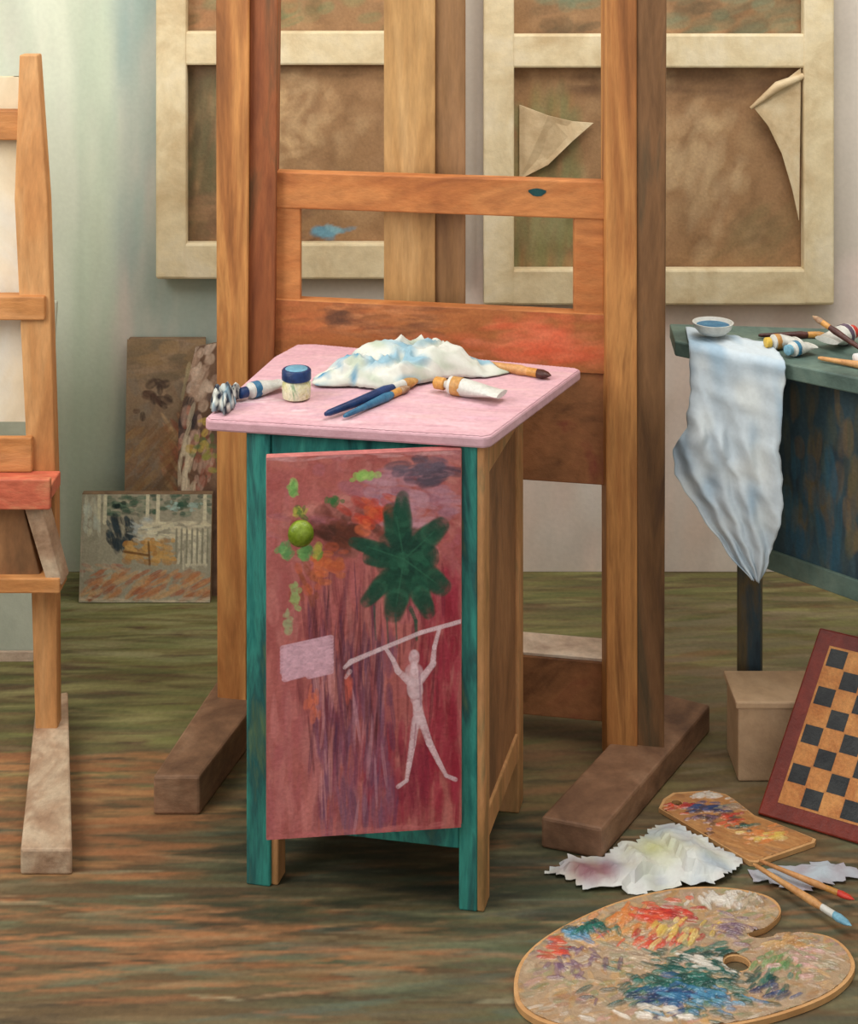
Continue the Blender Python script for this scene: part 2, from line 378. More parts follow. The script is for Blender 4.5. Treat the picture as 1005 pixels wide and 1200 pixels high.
c1.field(140,.6,1.5,.8,5,.5,.15,1.5,[(106,100,70),(92,80,56)],.6,hard=1)
c1.field(160,.5,7,6.2,9.8,.5,.2,.2,[(118,128,88),(170,116,76),(140,132,90),(100,94,60)],.6)
c1.field(60,.9,4.4,.7,1.9,.5,.2,.1,[(122,90,66),(106,78,56),(170,130,94)],.6)
c1.field(40,.8,6.8,4.9,5.6,.5,.14,.05,[(112,82,56),(98,72,50)],.5,hard=1)
c1.blob(10,4.4,1.05,.25,.06,.35,.12,-.1,[(130,170,180),(100,146,166)],.8)
A=stretcher('stretched_canvas',-.685,.078,.755,1.87,[],[1.292],.09,c1)
c2=Can(8.5,11.5,22,(154,118,82))
c2.field(800,0,8.6,0,11.5,.5,.25,None,brn,.6,hard=1)
c2.field(200,.6,2.3,.6,5,.5,.18,1.5,[(128,126,80),(114,108,70),(144,142,100),(162,124,80)],.6,hard=1)
c2.blob(60,5.3,3.6,.6,.9,.4,.25,1.2,[(196,166,126),(180,150,114)],.5,hard=1)
c2.field(180,1.5,8,6.6,10.5,.5,.2,.2,[(104,114,88),(132,100,68),(120,134,106),(96,82,60)],.6)
c2.field(80,2.2,7.4,5.0,5.8,.5,.15,.05,[(120,88,60),(106,78,56)],.5,hard=1)
c2.blob(40,6.9,1.6,.5,.3,.5,.2,.6,[(120,96,66),(140,116,80)],.5,hard=1)
Bc=stretcher('stretched_canvas',.137,1.016,.69,1.87,[],[1.285],.09,c2)
yb=3.70
hexa('folded_corner_right',[(.935,yb,1.285),(.93,yb,.90),(.912,yb-.003,.98),(.885,yb-.006,1.07),(.85,yb-.01,1.14),(.81,yb-.012,1.19)],(0,.004,0),M['gusset'],Bc,.001)
tubeseg('folded_corner_curl',[(.94,yb,1.265),(.875,yb-.010,1.24),(.805,yb-.013,1.185)],[.008,.013,.004],M['gusset'],Bc)
hexa('folded_corner_left',[(.228,yb+.02,1.19),(.30,yb,1.165),(.36,yb+.005,1.15),(.415,yb+.01,1.145),(.36,yb,1.10),(.30,yb+.005,1.04),(.228,yb+.02,1.0)],(0,.004,0),M['gusset'],Bc,.001)

# ---------------------------------------------------------------- large studio easel (turned slightly, right side nearer)
E=root('studio_easel')
EY=lambda x:3.02-.176*(x+.316)
def ep(name,pts,yo,th,mat,bevel=.003): return hexa(name,[(x,EY(x)+yo,z) for x,z in pts],(0,th,0),mat,E,bevel)
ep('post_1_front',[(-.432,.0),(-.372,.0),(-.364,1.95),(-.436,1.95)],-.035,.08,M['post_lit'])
ep('post_1_shaded_side',[(-.373,.0),(-.324,.0),(-.302,1.95),(-.365,1.95)],-.020,.065,M['post_shaded'])  # darker board standing in for the post's shaded side
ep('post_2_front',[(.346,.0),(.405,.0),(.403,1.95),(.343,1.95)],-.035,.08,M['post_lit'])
ep('post_2_shaded_side',[(.404,.0),(.456,.0),(.462,1.95),(.402,1.95)],-.030,.075,M['post_shaded_olive'])  # darker board in place of this post's side in shade
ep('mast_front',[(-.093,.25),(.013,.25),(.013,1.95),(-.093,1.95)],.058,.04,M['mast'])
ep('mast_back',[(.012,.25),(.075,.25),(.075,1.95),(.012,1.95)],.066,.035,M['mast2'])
ep('frame_top_rail',[(-.318,1.068),(.350,1.068),(.350,1.143),(-.318,1.143)],0,.035,M['frame'])
ep('frame_stile_1',[(-.316,.80),(-.263,.80),(-.263,1.08),(-.316,1.08)],.004,.032,M['frame'])
ep('frame_stile_2',[(.288,.80),(.346,.80),(.346,1.08),(.288,1.08)],.004,.032,M['frame'])
ep('frame_bottom_rail',[(-.318,.765),(.350,.765),(.350,.882),(-.318,.882)],0,.034,M['frame'])
cr=Can(6.82,1.17,40,(166,100,56))
cr.field(260,0,6.82,0,1.17,.4,.07,.0,[(158,92,50),(180,114,64),(142,82,46),(174,98,58)],.6)
cr.field(120,1.2,3.4,.5,1.17,.35,.06,.0,[(150,96,56),(190,128,84),(116,74,50)],.5)
cr.blob(30,1.35,.85,.12,.1,.16,.08,.1,[(84,56,40),(104,66,44)],.5)
cr.blob(130,5.6,.5,.5,.22,.4,.12,.1,[(216,98,66),(206,88,56),(222,124,88)],.45,hard=1)  # reddish bounce glow painted onto the rail's right part
cr.field(60,2.6,4.4,.1,.6,.3,.08,.0,[(190,96,60),(206,122,88)],.5,hard=1)
cr.flat('frame_bottom_rail_grain_glow',(-.318,EY(-.318)-.0015,.765),(.668,-.176*.668,0),(0,0,.117),(0,-1,0),M['PA'],E)
ep('lower_board',[(-.31,.54),(.350,.54),(.350,.768),(-.31,.768)],.010,.026,M['frame_brown'])
def ebar(name,x0,x1,yo,th,z0,z1,mat,bev=.003): return ep(name,[(x0,z0),(x1,z0),(x1,z1),(x0,z1)],yo,th,mat,bev)
ebar('foot_crossbeam',-.36,.40,.050,.09,.05,.17,M['frame_brown'])
ebar('foot_crossbeam_lit_top',-.36,.40,.052,.086,.17,.176,M['pale'],.001)  # thin pale slat that paints the beam's top as lit
prism('foot_1',[(-.512,2.73),(-.425,2.73),(-.30,3.16),(-.425,3.16)],0,.072,M['foot'],E,.005)
prism('foot_2',[(.20,2.635),(.305,2.60),(.575,3.01),(.475,3.06)],0,.055,M['foot'],E,.005)
def knot(name,x,z,rx,rz,mat):
    ep(name,[(x+rx*math.cos(a)*(1+.2*math.sin(a*3)),z+rz*math.sin(a)) for a in [k*math.pi/6 for k in range(12)]],-.001,.004,mat,0)
knot('knot_1',.215,1.118,.017,.008,M['tealdark'])

# ---------------------------------------------------------------- cabinet
C=root('bedside_cabinet')
FL=Vector((-.315,2.535)); FR=Vector((.092,2.462)); BR=Vector((.178,2.775))
u=(FR-FL); W=u.length; u=u/W; v=(BR-FR); D=v.length; v=v/D
cp=lambda a,b:tuple(FL+u*a+v*b)
def cq(name,a0,a1,b0,b1,z0,z1,mat,bev=.003):
    return prism(name,[cp(a0,b0),cp(a1,b0),cp(a1,b1),cp(a0,b1)],z0,z1,mat,C,bev)
T=.78; l=.043
cq('leg_1',0,l,0,l,0,T,M['teal']); cq('leg_2',W-l,W-.012,0,l,0,T,M['teal'])
cq('leg_2_side',W-.0125,W,0.001,l,0,T,M['side'])
cq('leg_1_inner',l-.001,l+.012,.006,l,0,T,M['side'])
cq('leg_3',0,l,D-l,D,0,T,M['side']); cq('leg_4',W-l,W,D-l,D,0,T,M['side'])
cq('rail_top',l,W-l,.004,.03,.735,T,M['teal']); cq('rail_bottom',l,W-l,.004,.03,.10,.152,M['teal'])
cq('side_panel_right',W-.014,W-.006,l,D-l,.13,T,M['sidedk'],0)
cq('side_rail_right_top',W-.03,W-.001,l,D-l,.72,T,M['side']); cq('side_rail_right_bottom',W-.03,W-.001,l,D-l,.10,.15,M['side'])
cq('side_panel_left',.006,.014,l,D-l,.10,T,M['teal'],0)
cq('back_panel',l,W-l,D-.014,D-.006,.10,T,M['sidedk'],0)
cq('bottom_shelf',.01,W-.015,.03,D-.01,.12,.132,M['dark'],0)
cq('inner_shelf',.015,W-.015,.05,D-.015,.42,.434,M['dark'],0)
top=[(-.387,2.548),(-.380,2.536),(.092,2.452),(.104,2.458),(.29,2.815),(.283,2.826),(-.235,2.985),(-.268,2.982),(-.305,2.90)]
prism('table_top',top,T,.7995,M['pink'],C,.004)
tt=Can(70,56,5,(206,164,172))     # cm, origin x=-.40 y=2.44
tt.field(420,0,70,0,56,5,1.2,-.15,[(208,166,174),(196,150,162),(218,182,188),(202,158,172),(210,172,170)],.55,hard=1.2)
tt.field(60,0,70,0,16,5,.8,-.15,[(224,192,194),(188,140,150)],.45)
tt.field(26,4,30,12,40,3,.8,.6,[(186,150,168),(176,140,160)],.4)
tt.blob(16,9,18,4,3,2,.6,.4,[(230,214,214)],.4)
ti=inside_np([(-.05+(x+.05)*.987,2.72+(y-2.72)*.985) for x,y in top])
tt.flat('table_top_paint',(-.40,2.44,.8002),(.70,0,0),(0,.56,0),(0,0,1),M['PT'],C,keep=lambda a,b:ti(-.40+a*.01,2.44+b*.01))
# door
H=Vector((.055,2.458)); Ed=Vector((-.268,2.424)); dw=(H-Ed); DL=dw.length; dw=dw/DL; dn=Vector((dw.y,-dw.x))
def dp(a,z,o=0): 
    q=Ed+dw*a+dn*o; return (q.x,q.y,z)
M['doorwood']=paint('door_edge_rose',[(150,80,80),(184,110,104)],(10,10,4))
hexa('door',[dp(0,.145,0),dp(DL,.150,0),dp(DL,.778,0),dp(0,.776,0)],(-dn.x*.018,-dn.y*.018,0),M['doorwood'],C,.002)
# door painting: canvas 228 x 448 (x right, y down)
d=Can(228,448,1.7,(172,94,90))
rose=[(174,94,90),(188,108,102),(160,80,78),(180,100,102),(192,120,114)]
d.field(520,0,228,0,448,22,7,1.57,rose,.6)
d.field(200,0,228,0,120,14,7,.3,[(160,80,74),(188,110,98),(176,94,86),(200,132,122),(166,100,110)],.6)
d.field(80,120,226,20,90,14,7,.1,[(194,144,154),(180,132,144),(160,110,126)],.65)
d.blob(26,188,26,18,7,16,6,0,[(86,72,84),(104,88,102),(74,62,76)],.8)
d.field(90,150,228,90,200,10,8,1.2,[(168,80,86),(182,100,110),(150,60,70)],.5)
d.field(170,180,226,160,430,26,5,1.57,[(148,36,56),(132,28,44),(164,54,70)],.65)
d.field(100,110,190,330,430,24,5,1.57,[(142,38,58),(162,60,74),(120,32,52)],.6)
d.field(190,55,150,230,448,30,4,1.57,[(112,76,102),(130,92,116),(92,56,82),(150,94,108),(142,70,88)],.6)
d.field(100,30,130,150,330,34,3,1.57,[(122,52,62),(100,42,52),(152,76,76),(176,110,104)],.55)
d.field(60,4,60,280,448,24,6,1.57,[(190,116,112),(198,122,118),(176,94,98)],.6)
d.field(30,150,210,130,300,26,2.2,1.57,[(94,32,42),(80,32,48)],.6)
d.field(90,50,135,150,350,36,2.0,1.57,[(74,30,42),(100,44,50),(80,46,72)],.65)
d.field(24,56,80,240,400,30,2.2,1.57,[(214,150,150),(206,130,120)],.5)
d.field(20,100,140,300,440,30,2.0,1.57,[(206,150,160),(90,50,76)],.5)
d.blob(10,52,290,5,12,10,4,1.57,[(214,110,80)],.6); d.blob(6,96,270,2,10,16,3,1.57,[(206,96,80)],.6)
d.blob(60,88,92,17,11,13,8,.5,[(94,48,36),(76,44,34),(120,60,42)],.6)  # shadow cast by the knob, painted into the door colour
d.blob(40,122,70,14,9,10,6,.4,[(204,76,48),(186,60,44),(218,108,66)],.65)
d.blob(28,68,126,10,9,10,6,.3,[(212,114,66),(190,90,60)],.7)
d.blob(20,50,150,10,10,8,4,1.2,[(196,96,60),(146,76,48)],.6)
for cx,cy,sx,sy,n,cs in [(30,38,5,8,16,[(110,160,84),(140,180,100)]),(112,26,9,4,16,[(140,180,90),(170,196,110)]),(22,112,6,7,16,[(100,150,90),(130,170,100)]),(44,114,5,9,18,[(110,160,90),(90,140,80)]),(36,66,6,6,10,[(70,110,50),(190,180,80)]),(76,54,8,2,8,[(60,110,60)]),(32,165,4,14,14,[(150,170,110),(150,160,100)]),(60,112,5,10,10,[(190,180,80),(120,150,70)]),(24,196,3,16,8,[(160,160,120)])]:
    d.blob(n,cx,cy,sx*.6,sy*.6,6,4.4,None,cs,.85)
LC=[(24,68,52),(34,86,64),(18,54,44),(44,96,72)]
for tx,ty,w_ in [(146,68,17),(158,56,13),(204,88,17),(196,124,18),(206,162,17),(188,188,14),(148,190,18),(118,172,13),(104,104,11),(118,122,14)]:
    cx,cy=160,126; ang=math.atan2(ty-cy,tx-cx); ln=math.hypot(tx-cx,ty-cy)
    for k in range(10):
        t=.1+.84*k/9; ww=w_*(1-abs(t-.6)*.75)
        d.stroke(cx+(tx-cx)*t,cy+(ty-cy)*t,ln*.24,ww,ang+random.uniform(-.1,.1),LC[k%4] if k%3 else LC[0],.9,2.5)
d.blob(30,162,124,10,10,14,9,None,LC,.8)
for tx,ty in [(150,70),(200,92),(202,160),(150,186),(112,108)]: d.line([(160,126),(tx*.9+16,ty*.9+12)],[1.4,1],(50,104,78),.3)
d.line([(168,185),(174,200),(175,222)],[3,2.4,1.8],(36,76,60),.8)
for x0,y0 in [(140,195),(125,180),(150,190)]: d.line([(x0,y0),(x0+2,y0+40)],[1.6,1],(50,80,70),.5)
for yy in range(0,30,4): d.line([(20,224+yy),(73,215+yy)],[4,4],(212,166,180),.95)
for yy in range(26,40,4): d.line([(50,220+yy),(73,216+yy)],[4,4],(212,164,178),.95)
for yy in range(26,36,4): d.line([(22,226+yy),(50,220+yy)],[4,4],(212,164,178),.95)
fg=(226,196,202); fa=.62
d.line([(91,250),(98,244),(130,232),(180,214),(228,203)],[2.5,3.5,3,3,3],fg,fa)
d.line([(96,256),(92,262)],[3,2],fg,.5)
d.line([(165,270),(153,258),(147,244),(139,231)],[5,4,3,2.6],fg,fa)
d.line([(180,270),(194,252),(196,232),(202,210)],[5,4,3,2.6],fg,fa)
d.stroke(172,243,7,10,0,fg,.8); d.stroke(172,238,4,5,0,fg,.6)
d.line([(172,252),(172,262)],[4,6],fg,fa); d.line([(172,264),(173,280),(176,300),(178,318)],[12,10,6,8],fg,fa)
d.line([(174,318),(170,345),(166,370),(163,388)],[5.5,4.5,3.5,2.5],fg,fa); d.line([(163,388),(154,394)],[2.5,3],fg,fa)
d.line([(181,318),(190,345),(201,368),(210,385)],[5.5,4.5,3.5,2.5],fg,fa); d.line([(210,385),(220,390)],[2.5,3],fg,fa)
d.line([(178,260),(180,300)],[1.5,1.5],(160,120,134),.5); d.line([(174,322),(172,350)],[1.2,1],(150,90,104),.4)
d.field(40,0,228,0,4,14,2,0,[(206,150,150)],.5); d.field(20,0,228,442,448,14,3,0,[(196,110,110)],.5)
q0=dp(.001,.776,.0008); qx=dp(DL-.001,.776,.0008); qy=dp(.001,.146,.0008)
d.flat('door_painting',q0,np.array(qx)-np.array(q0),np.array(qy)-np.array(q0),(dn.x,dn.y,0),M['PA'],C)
K=.001412
kc=Vector(dp(40*K,.776-84*.0014,.0)); n3=Vector((dn.x,dn.y,0))
tubeseg('door_knob',[kc,kc+n3*.012,kc+n3*.014,kc+n3*.020,kc+n3*.028,kc+n3*.034,kc+n3*.037],[.008,.008,.015,.021,.021,.015,.004],M['knob'],C,seg=24)

# ---------------------------------------------------------------- on the cabinet
Z=.8005
wh=np.array(lin((206,206,196))[:3]); bl=np.array(lin((140,172,186))[:3]); gr=np.array(lin((176,184,166))[:3]); cb=np.array(lin((50,130,168))[:3])
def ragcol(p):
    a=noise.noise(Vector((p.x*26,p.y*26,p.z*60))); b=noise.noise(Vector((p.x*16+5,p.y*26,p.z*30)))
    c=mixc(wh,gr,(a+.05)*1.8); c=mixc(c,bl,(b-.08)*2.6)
    c=mixc(c,gr,(.018-(p.z-.80))*18)  # greyer low down: fold shade mixed into the cloth colour
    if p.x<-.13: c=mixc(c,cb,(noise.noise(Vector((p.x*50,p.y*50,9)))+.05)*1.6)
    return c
def prof(dx,dy):
    return max(.4,min(1.0,1.0-max(0,dx-.06)*6-max(0,-dx-.09)*4.5))
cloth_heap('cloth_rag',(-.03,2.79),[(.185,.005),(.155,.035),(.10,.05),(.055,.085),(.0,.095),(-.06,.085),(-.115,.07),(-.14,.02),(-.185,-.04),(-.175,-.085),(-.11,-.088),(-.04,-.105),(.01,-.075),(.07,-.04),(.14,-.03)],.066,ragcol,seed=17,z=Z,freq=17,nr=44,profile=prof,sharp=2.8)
J=root('paint_jar'); jc=(-.238,2.645,Z+.0005)
lathe('glass',jc,[(.020,0),(.025,.003),(.026,.012),(.026,.028),(.022,.034)],M['jar'],J)
lathe('lid',(jc[0],jc[1],Z+.034),[(.0235,0),(.0265,.002),(.0265,.017),(.024,.020)],M['navy'],J)
lathe('paint_on_lid',(jc[0],jc[1],Z+.0535),[(.021,0),(.019,.0015)],M['skyblue'],J)
ptube('paint_tube',(-.338,2.628,Z+.0145),(-.268,2.70,Z+.012),.0145,M['navy'],M['blue'])
ptube('paint_tube',(.010,2.685,Z+.0165),(.130,2.620,Z+.016),.0165,M['gold'],M['ochre'])
brush('paint_brush',(-.178,2.53,Z+.011),(-.020,2.725,Z+.010),.0095,M['navy'],M['ochre'],'silver')
brush('paint_brush',(-.146,2.53,Z+.0075),(-.035,2.69,Z+.0075),.007,M['blue'],M['bristle'])
brush('paint_brush',(.085,2.835,Z+.0085),(.228,2.750,Z+.0085),.0085,M['bwood'],M['bdark'])
dkc=np.array(lin((44,48,60))[:3])
def stain(p): 
    return mixc(mixc(dkc,wh,(noise.noise(Vector((p.x*90,p.y*90,p.z*90)))+.15)*2.4),bl,noise.noise(Vector((p.x*60,p.y*60,8)))*2)
cloth_heap('stained_rag',(-.357,2.60),[(.014,0),(.012,.02),(.022,.04),(-.0,.032),(-.012,.045),(-.015,.01),(-.026,-.01),(-.020,-.035),(-.008,-.03),(.002,-.05),(.012,-.02)],.05,stain,seed=9,z=Z,freq=40,nr=18)

# ---------------------------------------------------------------- left easel
Lq=root('wooden_easel')
plate('post_1',[(-.818,1.39),(-.782,1.39),(-.762,1.1),(-.745,.52),(-.742,0),(-.785,0),(-.80,.52),(-.828,1.1)],2.94,2.975,M['lwood'],Lq)
plate('post_2',[(-1.30,1.39),(-1.265,1.39),(-1.25,1.1),(-1.26,0),(-1.31,0)],2.94,2.975,M['lwood'],Lq)
box('rail_top',-1.30,-.79,2.955,2.985,1.217,1.277,M['lwoodh'],Lq)
box('rail_middle',-1.30,-.765,2.93,2.965,.862,.91,M['lwoodh'],Lq)
box('tray',-1.32,-.735,2.86,2.94,.53,.56,M['lred'],Lq)
box('tray_lip',-1.32,-.735,2.855,2.87,.515,.575,M['lred'],Lq)
box('tray_board',-1.32,-.79,2.928,2.942,.56,.63,M['lwoodh'],Lq)
plate('drawer_face',[(-1.29,.52),(-.80,.52),(-.76,.36),(-1.29,.36)],2.89,2.93,M['sidedk'],Lq)
plate('drawer_stile',[(-.795,.525),(-.760,.525),(-.715,.36),(-.745,.36)],2.875,2.93,M['lfoot'],Lq)
box('drawer_rail',-1.3,-.72,2.872,2.93,.345,.375,M['lwoodh'],Lq)
prism('foot_1',[(-.71,2.56),(-.62,2.56),(-.755,3.08),(-.815,3.06)],0,.045,M['lfoot'],Lq,.004)
prism('foot_2',[(-1.20,2.56),(-1.11,2.56),(-1.25,3.08),(-1.31,3.06)],0,.045,M['lfoot'],Lq,.004)
K2=root('blank_canvas')
box('canvas_face',-1.24,-.812,2.99,2.996,.64,1.34,M['ccream'],K2,0)
box('stretcher_frame_right',-.85,-.812,2.996,3.015,.64,1.34,M['cream'],K2); box('stretcher_frame_left',-1.24,-1.20,2.996,3.015,.64,1.34,M['cream'],K2)
box('stretcher_frame_top',-1.24,-.812,2.996,3.014,1.30,1.34,M['cream'],K2); box('stretcher_frame_bottom',-1.24,-.812,2.996,3.014,.64,.68,M['cream'],K2)
K3=root('blank_canvas')
hexa('canvas_face',[(-1.42,3.30,0),(-.885,3.30,0),(-.885,3.50,.75),(-1.42,3.50,.75)],(0,.02,0),M['csage'],K3,.004)
hexa('bottom_edge',[(-1.42,3.29,0),(-.885,3.29,0),(-.885,3.294,.02),(-1.42,3.294,.02)],(0,.008,0),M['pale'],K3,.001)

# ---------------------------------------------------------------- leaning pictures, back left
P1=root('leaning_picture')
hexa('panel',[(-.762,3.66,0),(-.56,3.66,0),(-.565,3.715,.60),(-.758,3.715,.60)],(0,.018,0),M['board'],P1,.002)
a=Can(20,60,8,(156,132,106))
a.field(260,0,20,0,60,3,1.4,None,[(150,122,96),(170,142,114),(130,104,82),(180,148,118),(138,126,112)],.6)
a.field(40,0,20,50,60,4,1.4,.1,[(120,104,82),(158,128,90)],.7)
a.blob(14,8,45,2,2,2,1.2,None,[(66,50,44),(96,68,56)],.8)
a.field(110,10,20,18,40,3,.8,-.9,[(190,108,76),(156,80,58),(204,140,98),(214,172,124)],.7)
a.field(70,0,12,18,38,3,1,.8,[(154,110,72),(180,140,90),(132,100,70)],.6)
a.field(40,0,20,0,18,3,1,.8,[(90,72,58),(120,90,70)],.6)
a.blob(9,16,47,1,3,2,.9,1.2,[(210,190,148)],.7)
a.flat('painting',(-.761,3.6585,0),(.198,0,0),(0,.055,.599),(0,-1,0),M['PA'],P1)
P2=root('leaning_picture')
hexa('panel',[(-.62,3.61,0),(-.42,3.61,0),(-.42,3.66,.56),(-.50,3.664,.61),(-.580,3.662,.595),(-.62,3.648,.42)],(0,.008,0),M['board'],P2,.001)
b=Can(20,61,8,(120,90,72))
b.field(220,0,20,0,61,3,1.3,None,[(112,84,70),(136,102,78),(98,76,62),(150,120,96)],.6)
b.blob(44,4.5,52,2,4,2,1.1,1.2,[(216,190,168),(230,206,186),(190,158,136)],.75)
b.blob(26,3,42,1.6,3,2,1,1.3,[(50,46,50),(80,66,66)],.75)
b.blob(36,5,33,2.4,5,2.2,1,1.3,[(196,124,100),(216,178,158),(166,94,74)],.7)
b.blob(20,2.2,30,1,6,3,.8,1.4,[(226,210,180)],.75)
b.blob(24,7,34,2,2.5,1.4,1,None,[(214,184,92),(164,164,82),(104,124,78)],.8)
kp=inside_np([(0,0),(20,0),(20,56),(12,61),(4,59.5),(0,42)])
b.flat('painting',(-.62,3.6085,0),(.2,0,0),(0,.054,.61),(0,-1,0),M['PA'],P2,keep=kp)
P3=root('painted_panel')
hexa('board',[(-.850,3.572,0),(-.53,3.572,0),(-.53,3.605,.252),(-.850,3.605,.252)],(0,.02,0),M['board'],P3,.002)
p=Can(150,117,1.8,(176,168,146))    # y down
p.field(200,0,150,0,117,8,4,None,[(184,178,154),(204,196,168),(160,156,134)],.6)
p.field(90,26,150,0,22,6,3,0,[(60,98,78),(80,114,90),(46,76,64),(110,138,114)],.85)
for x in (20,27,76,88,142): p.line([(x,2),(x,30)],[2.4,2.4],(230,222,190),.95)
p.field(40,4,22,4,44,7,2,1.5,[(206,212,196),(216,212,186)],.8)
p.field(16,98,112,8,18,3,2,0,[(180,210,200)],.9); p.field(12,36,50,8,18,3,2,0,[(30,50,46)],.9)
p.field(12,124,138,8,18,3,2,0,[(170,194,182)],.9)
p.field(80,30,62,26,60,6,3,1.2,[(46,62,72),(66,82,88),(36,46,52)],.9)
p.field(34,58,82,26,50,5,2.4,.3,[(190,198,196),(216,216,200)],.8)
p.field(90,72,144,30,48,7,2.2,0,[(234,222,188),(222,210,180),(238,230,198)],.95,hard=3)
p.field(60,112,146,46,76,6,2.2,1.57,[(226,218,190),(208,200,174)],.95,hard=3)
for i in range(7): p.line([(110+i*6,38),(110+i*6,74)],[1.3,1.3],(150,146,124),.85)
p.field(90,52,108,50,74,5,3,.2,[(212,162,90),(224,178,108),(192,136,72)],.95,hard=3)
p.line([(50,62),(78,66)],[1.5,1.5],(120,80,44),.8); p.line([(78,52),(80,76)],[1.5,1.5],(120,80,44),.7)
p.field(150,2,150,84,112,9,2.6,-.5,[(200,126,84),(214,150,96),(180,104,70),(216,170,120)],.85)
p.field(14,2,60,76,84,7,2.0,.2,[(186,108,88),(210,168,132)],.7)
p.field(30,0,150,112,117,9,1.6,0,[(224,204,176)],.8); p.field(10,0,4,0,117,8,1.6,1.57,[(196,180,158)],.7)
p.flat('painting',(-.849,3.6035,.251),(.318,0,0),(0,-.033,-.25),(0,-1,0),M['PA'],P3)

# ---------------------------------------------------------------- work table, right
Tt=root('work_table')
TA=(.49,2.935);TC=(1.0,2.53);TD=(1.22,2.98);TE=(.50,3.06)
prism('table_top',[TA,TC,TD,TE],.79,.82,M['table'],Tt,.003)
prism('leg_1',[(.624,2.985),(.667,2.965),(.68,3.0),(.635,3.02)],0,.79,M['tabledk'],Tt)
prism('leg_2',[(.95,2.62),(.985,2.595),(1.0,2.63),(.97,2.65)],0,.79,M['tabledk'],Tt)
prism('leg_3',[(1.13,2.94),(1.17,2.93),(1.18,2.96),(1.14,2.97)],0,.79,M['tabledk'],Tt)
prism('front_panel',[(.66,2.93),(.955,2.635),(.965,2.645),(.67,2.945)],.41,.79,M['tabledk'],Tt,.001)
tp=Can(42,38,6,(54,72,78))
tp.field(300,0,42,0,38,5,1.3,1.57,[(46,66,76),(62,84,90),(40,54,64),(76,88,82)],.7)
tp.field(120,6,42,4,34,4,1.2,1.57,[(104,92,64),(84,82,60),(120,96,64)],.55)
tp.field(30,6,20,0,20,5,1.2,1.57,[(40,84,106),(54,100,118)],.5)
nv=Vector((.295,-.295,0)); nn=Vector((-1,-1,0)).normalized()
tp.flat('front_panel_paint',tuple(Vector((.66,2.93,.411))+nn*.001),tuple(nv),(0,0,.378),tuple(nn),M['PA'],Tt)
prism('panel_rail',[(.655,2.925),(.955,2.625),(.97,2.645),(.67,2.95)],.375,.415,M['table'],Tt,.002)
prism('back_panel',[(.66,2.985),(1.14,2.955),(1.14,2.965),(.66,2.995)],.50,.79,M['dark'],Tt,.001)
def hanging():
    rows=[(.828,.525,.672,1),(.826,.518,.674,.5),(.818,.513,.672,0),(.77,.513,.667,0),(.72,.512,.664,0),(.66,.506,.660,0),(.61,.482,.662,0),(.565,.486,.664,0),(.52,.515,.658,0),(.47,.552,.648,0),(.43,.585,.638,0),(.405,.612,.628,0)]
    fine=[]
    for i in range(len(rows)-1):
        for s in range(6):
            t=s/6; fine.append([rows[i][k]*(1-t)+rows[i+1][k]*t for k in range(4)])
    fine.append(list(rows[-1])); bm=bmesh.new(); G=[]; nx=48
    for (z,xl,xr,back) in fine:
        r=[]
        for k in range(nx+1):
            s=k/nx; x=xl+(xr-xl)*s; jag=.006*noise.noise(Vector((z*40,s*3,3)))
            ye=2.935-.794*(x-.49)
            amp=min(1,max(0,(.82-z)*6))
            sx=s*.16+z*.05
            f=(.006*math.sin(sx*150+z*9+2*noise.noise(Vector((x*9,z*6,4))))+.009*(1-abs(noise.noise(Vector((x*26+z*8,z*5,1))))*3))*amp
            y=ye-.020-amp*.008-f+back*.13
            zz=z
            if back>0: zz=.8245+.006*abs(noise.noise(Vector((x*40,back*9,2))))
            r.append(bm.verts.new((x+jag,y,zz)))
        G.append(r)
    for a,b in zip(G,G[1:]):
        for k in range(nx): bm.faces.new([a[k],a[k+1],b[k+1],b[k]])
    o=fin(bm,'hanging_cloth',M['PC'],None,smooth=True,solid=.002)
    w2=np.array(lin((190,200,206))[:3]); b2=np.array(lin((154,176,192))[:3]); p2=np.array(lin((208,214,214))[:3])
    setcol(o,lambda q:mixc(mixc(w2,b2,(noise.noise(Vector((q.x*30,q.y*10,q.z*9)))+.05)*1.5),p2,noise.noise(Vector((q.x*20+7,3,q.z*14)))*2))
hanging()
Dd=root('paint_dish'); dc=(.566,2.935,.836)
lathe('dish',dc,[(.026,0),(.036,.010),(.041,.022),(.038,.022),(.031,.012),(.02,.006)],M['tube'],Dd)
lathe('paint',(dc[0],dc[1],dc[2]+.012),[(.031,0),(.033,.004)],M['blue'],Dd)
ptube('paint_tube',(.655,2.87,.8355),(.725,2.89,.835),.0145,M['yellow'],M['ochre'])
ptube('paint_tube',(.685,2.82,.8355),(.74,2.855,.835),.0145,M['skyblue'],M['blue'])
ptube('paint_tube',(.845,2.93,.8405),(.775,2.87,.840),.020,M['red'],M['purple'])
ptube('paint_tube',(.80,2.77,.835),(.88,2.80,.834),.013,M['white'],M['ochre'])
brush('paint_brush',(.845,2.80,.828),(.755,2.90,.880),.0060,M['bdark'],M['bristle'])
brush('paint_brush',(.74,2.80,.827),(.86,2.72,.827),.0065,M['bwood'],M['red'])
brush('paint_brush',(.66,2.95,.827),(.80,2.955,.827),.0065,M['bdark'],M['ochre'])

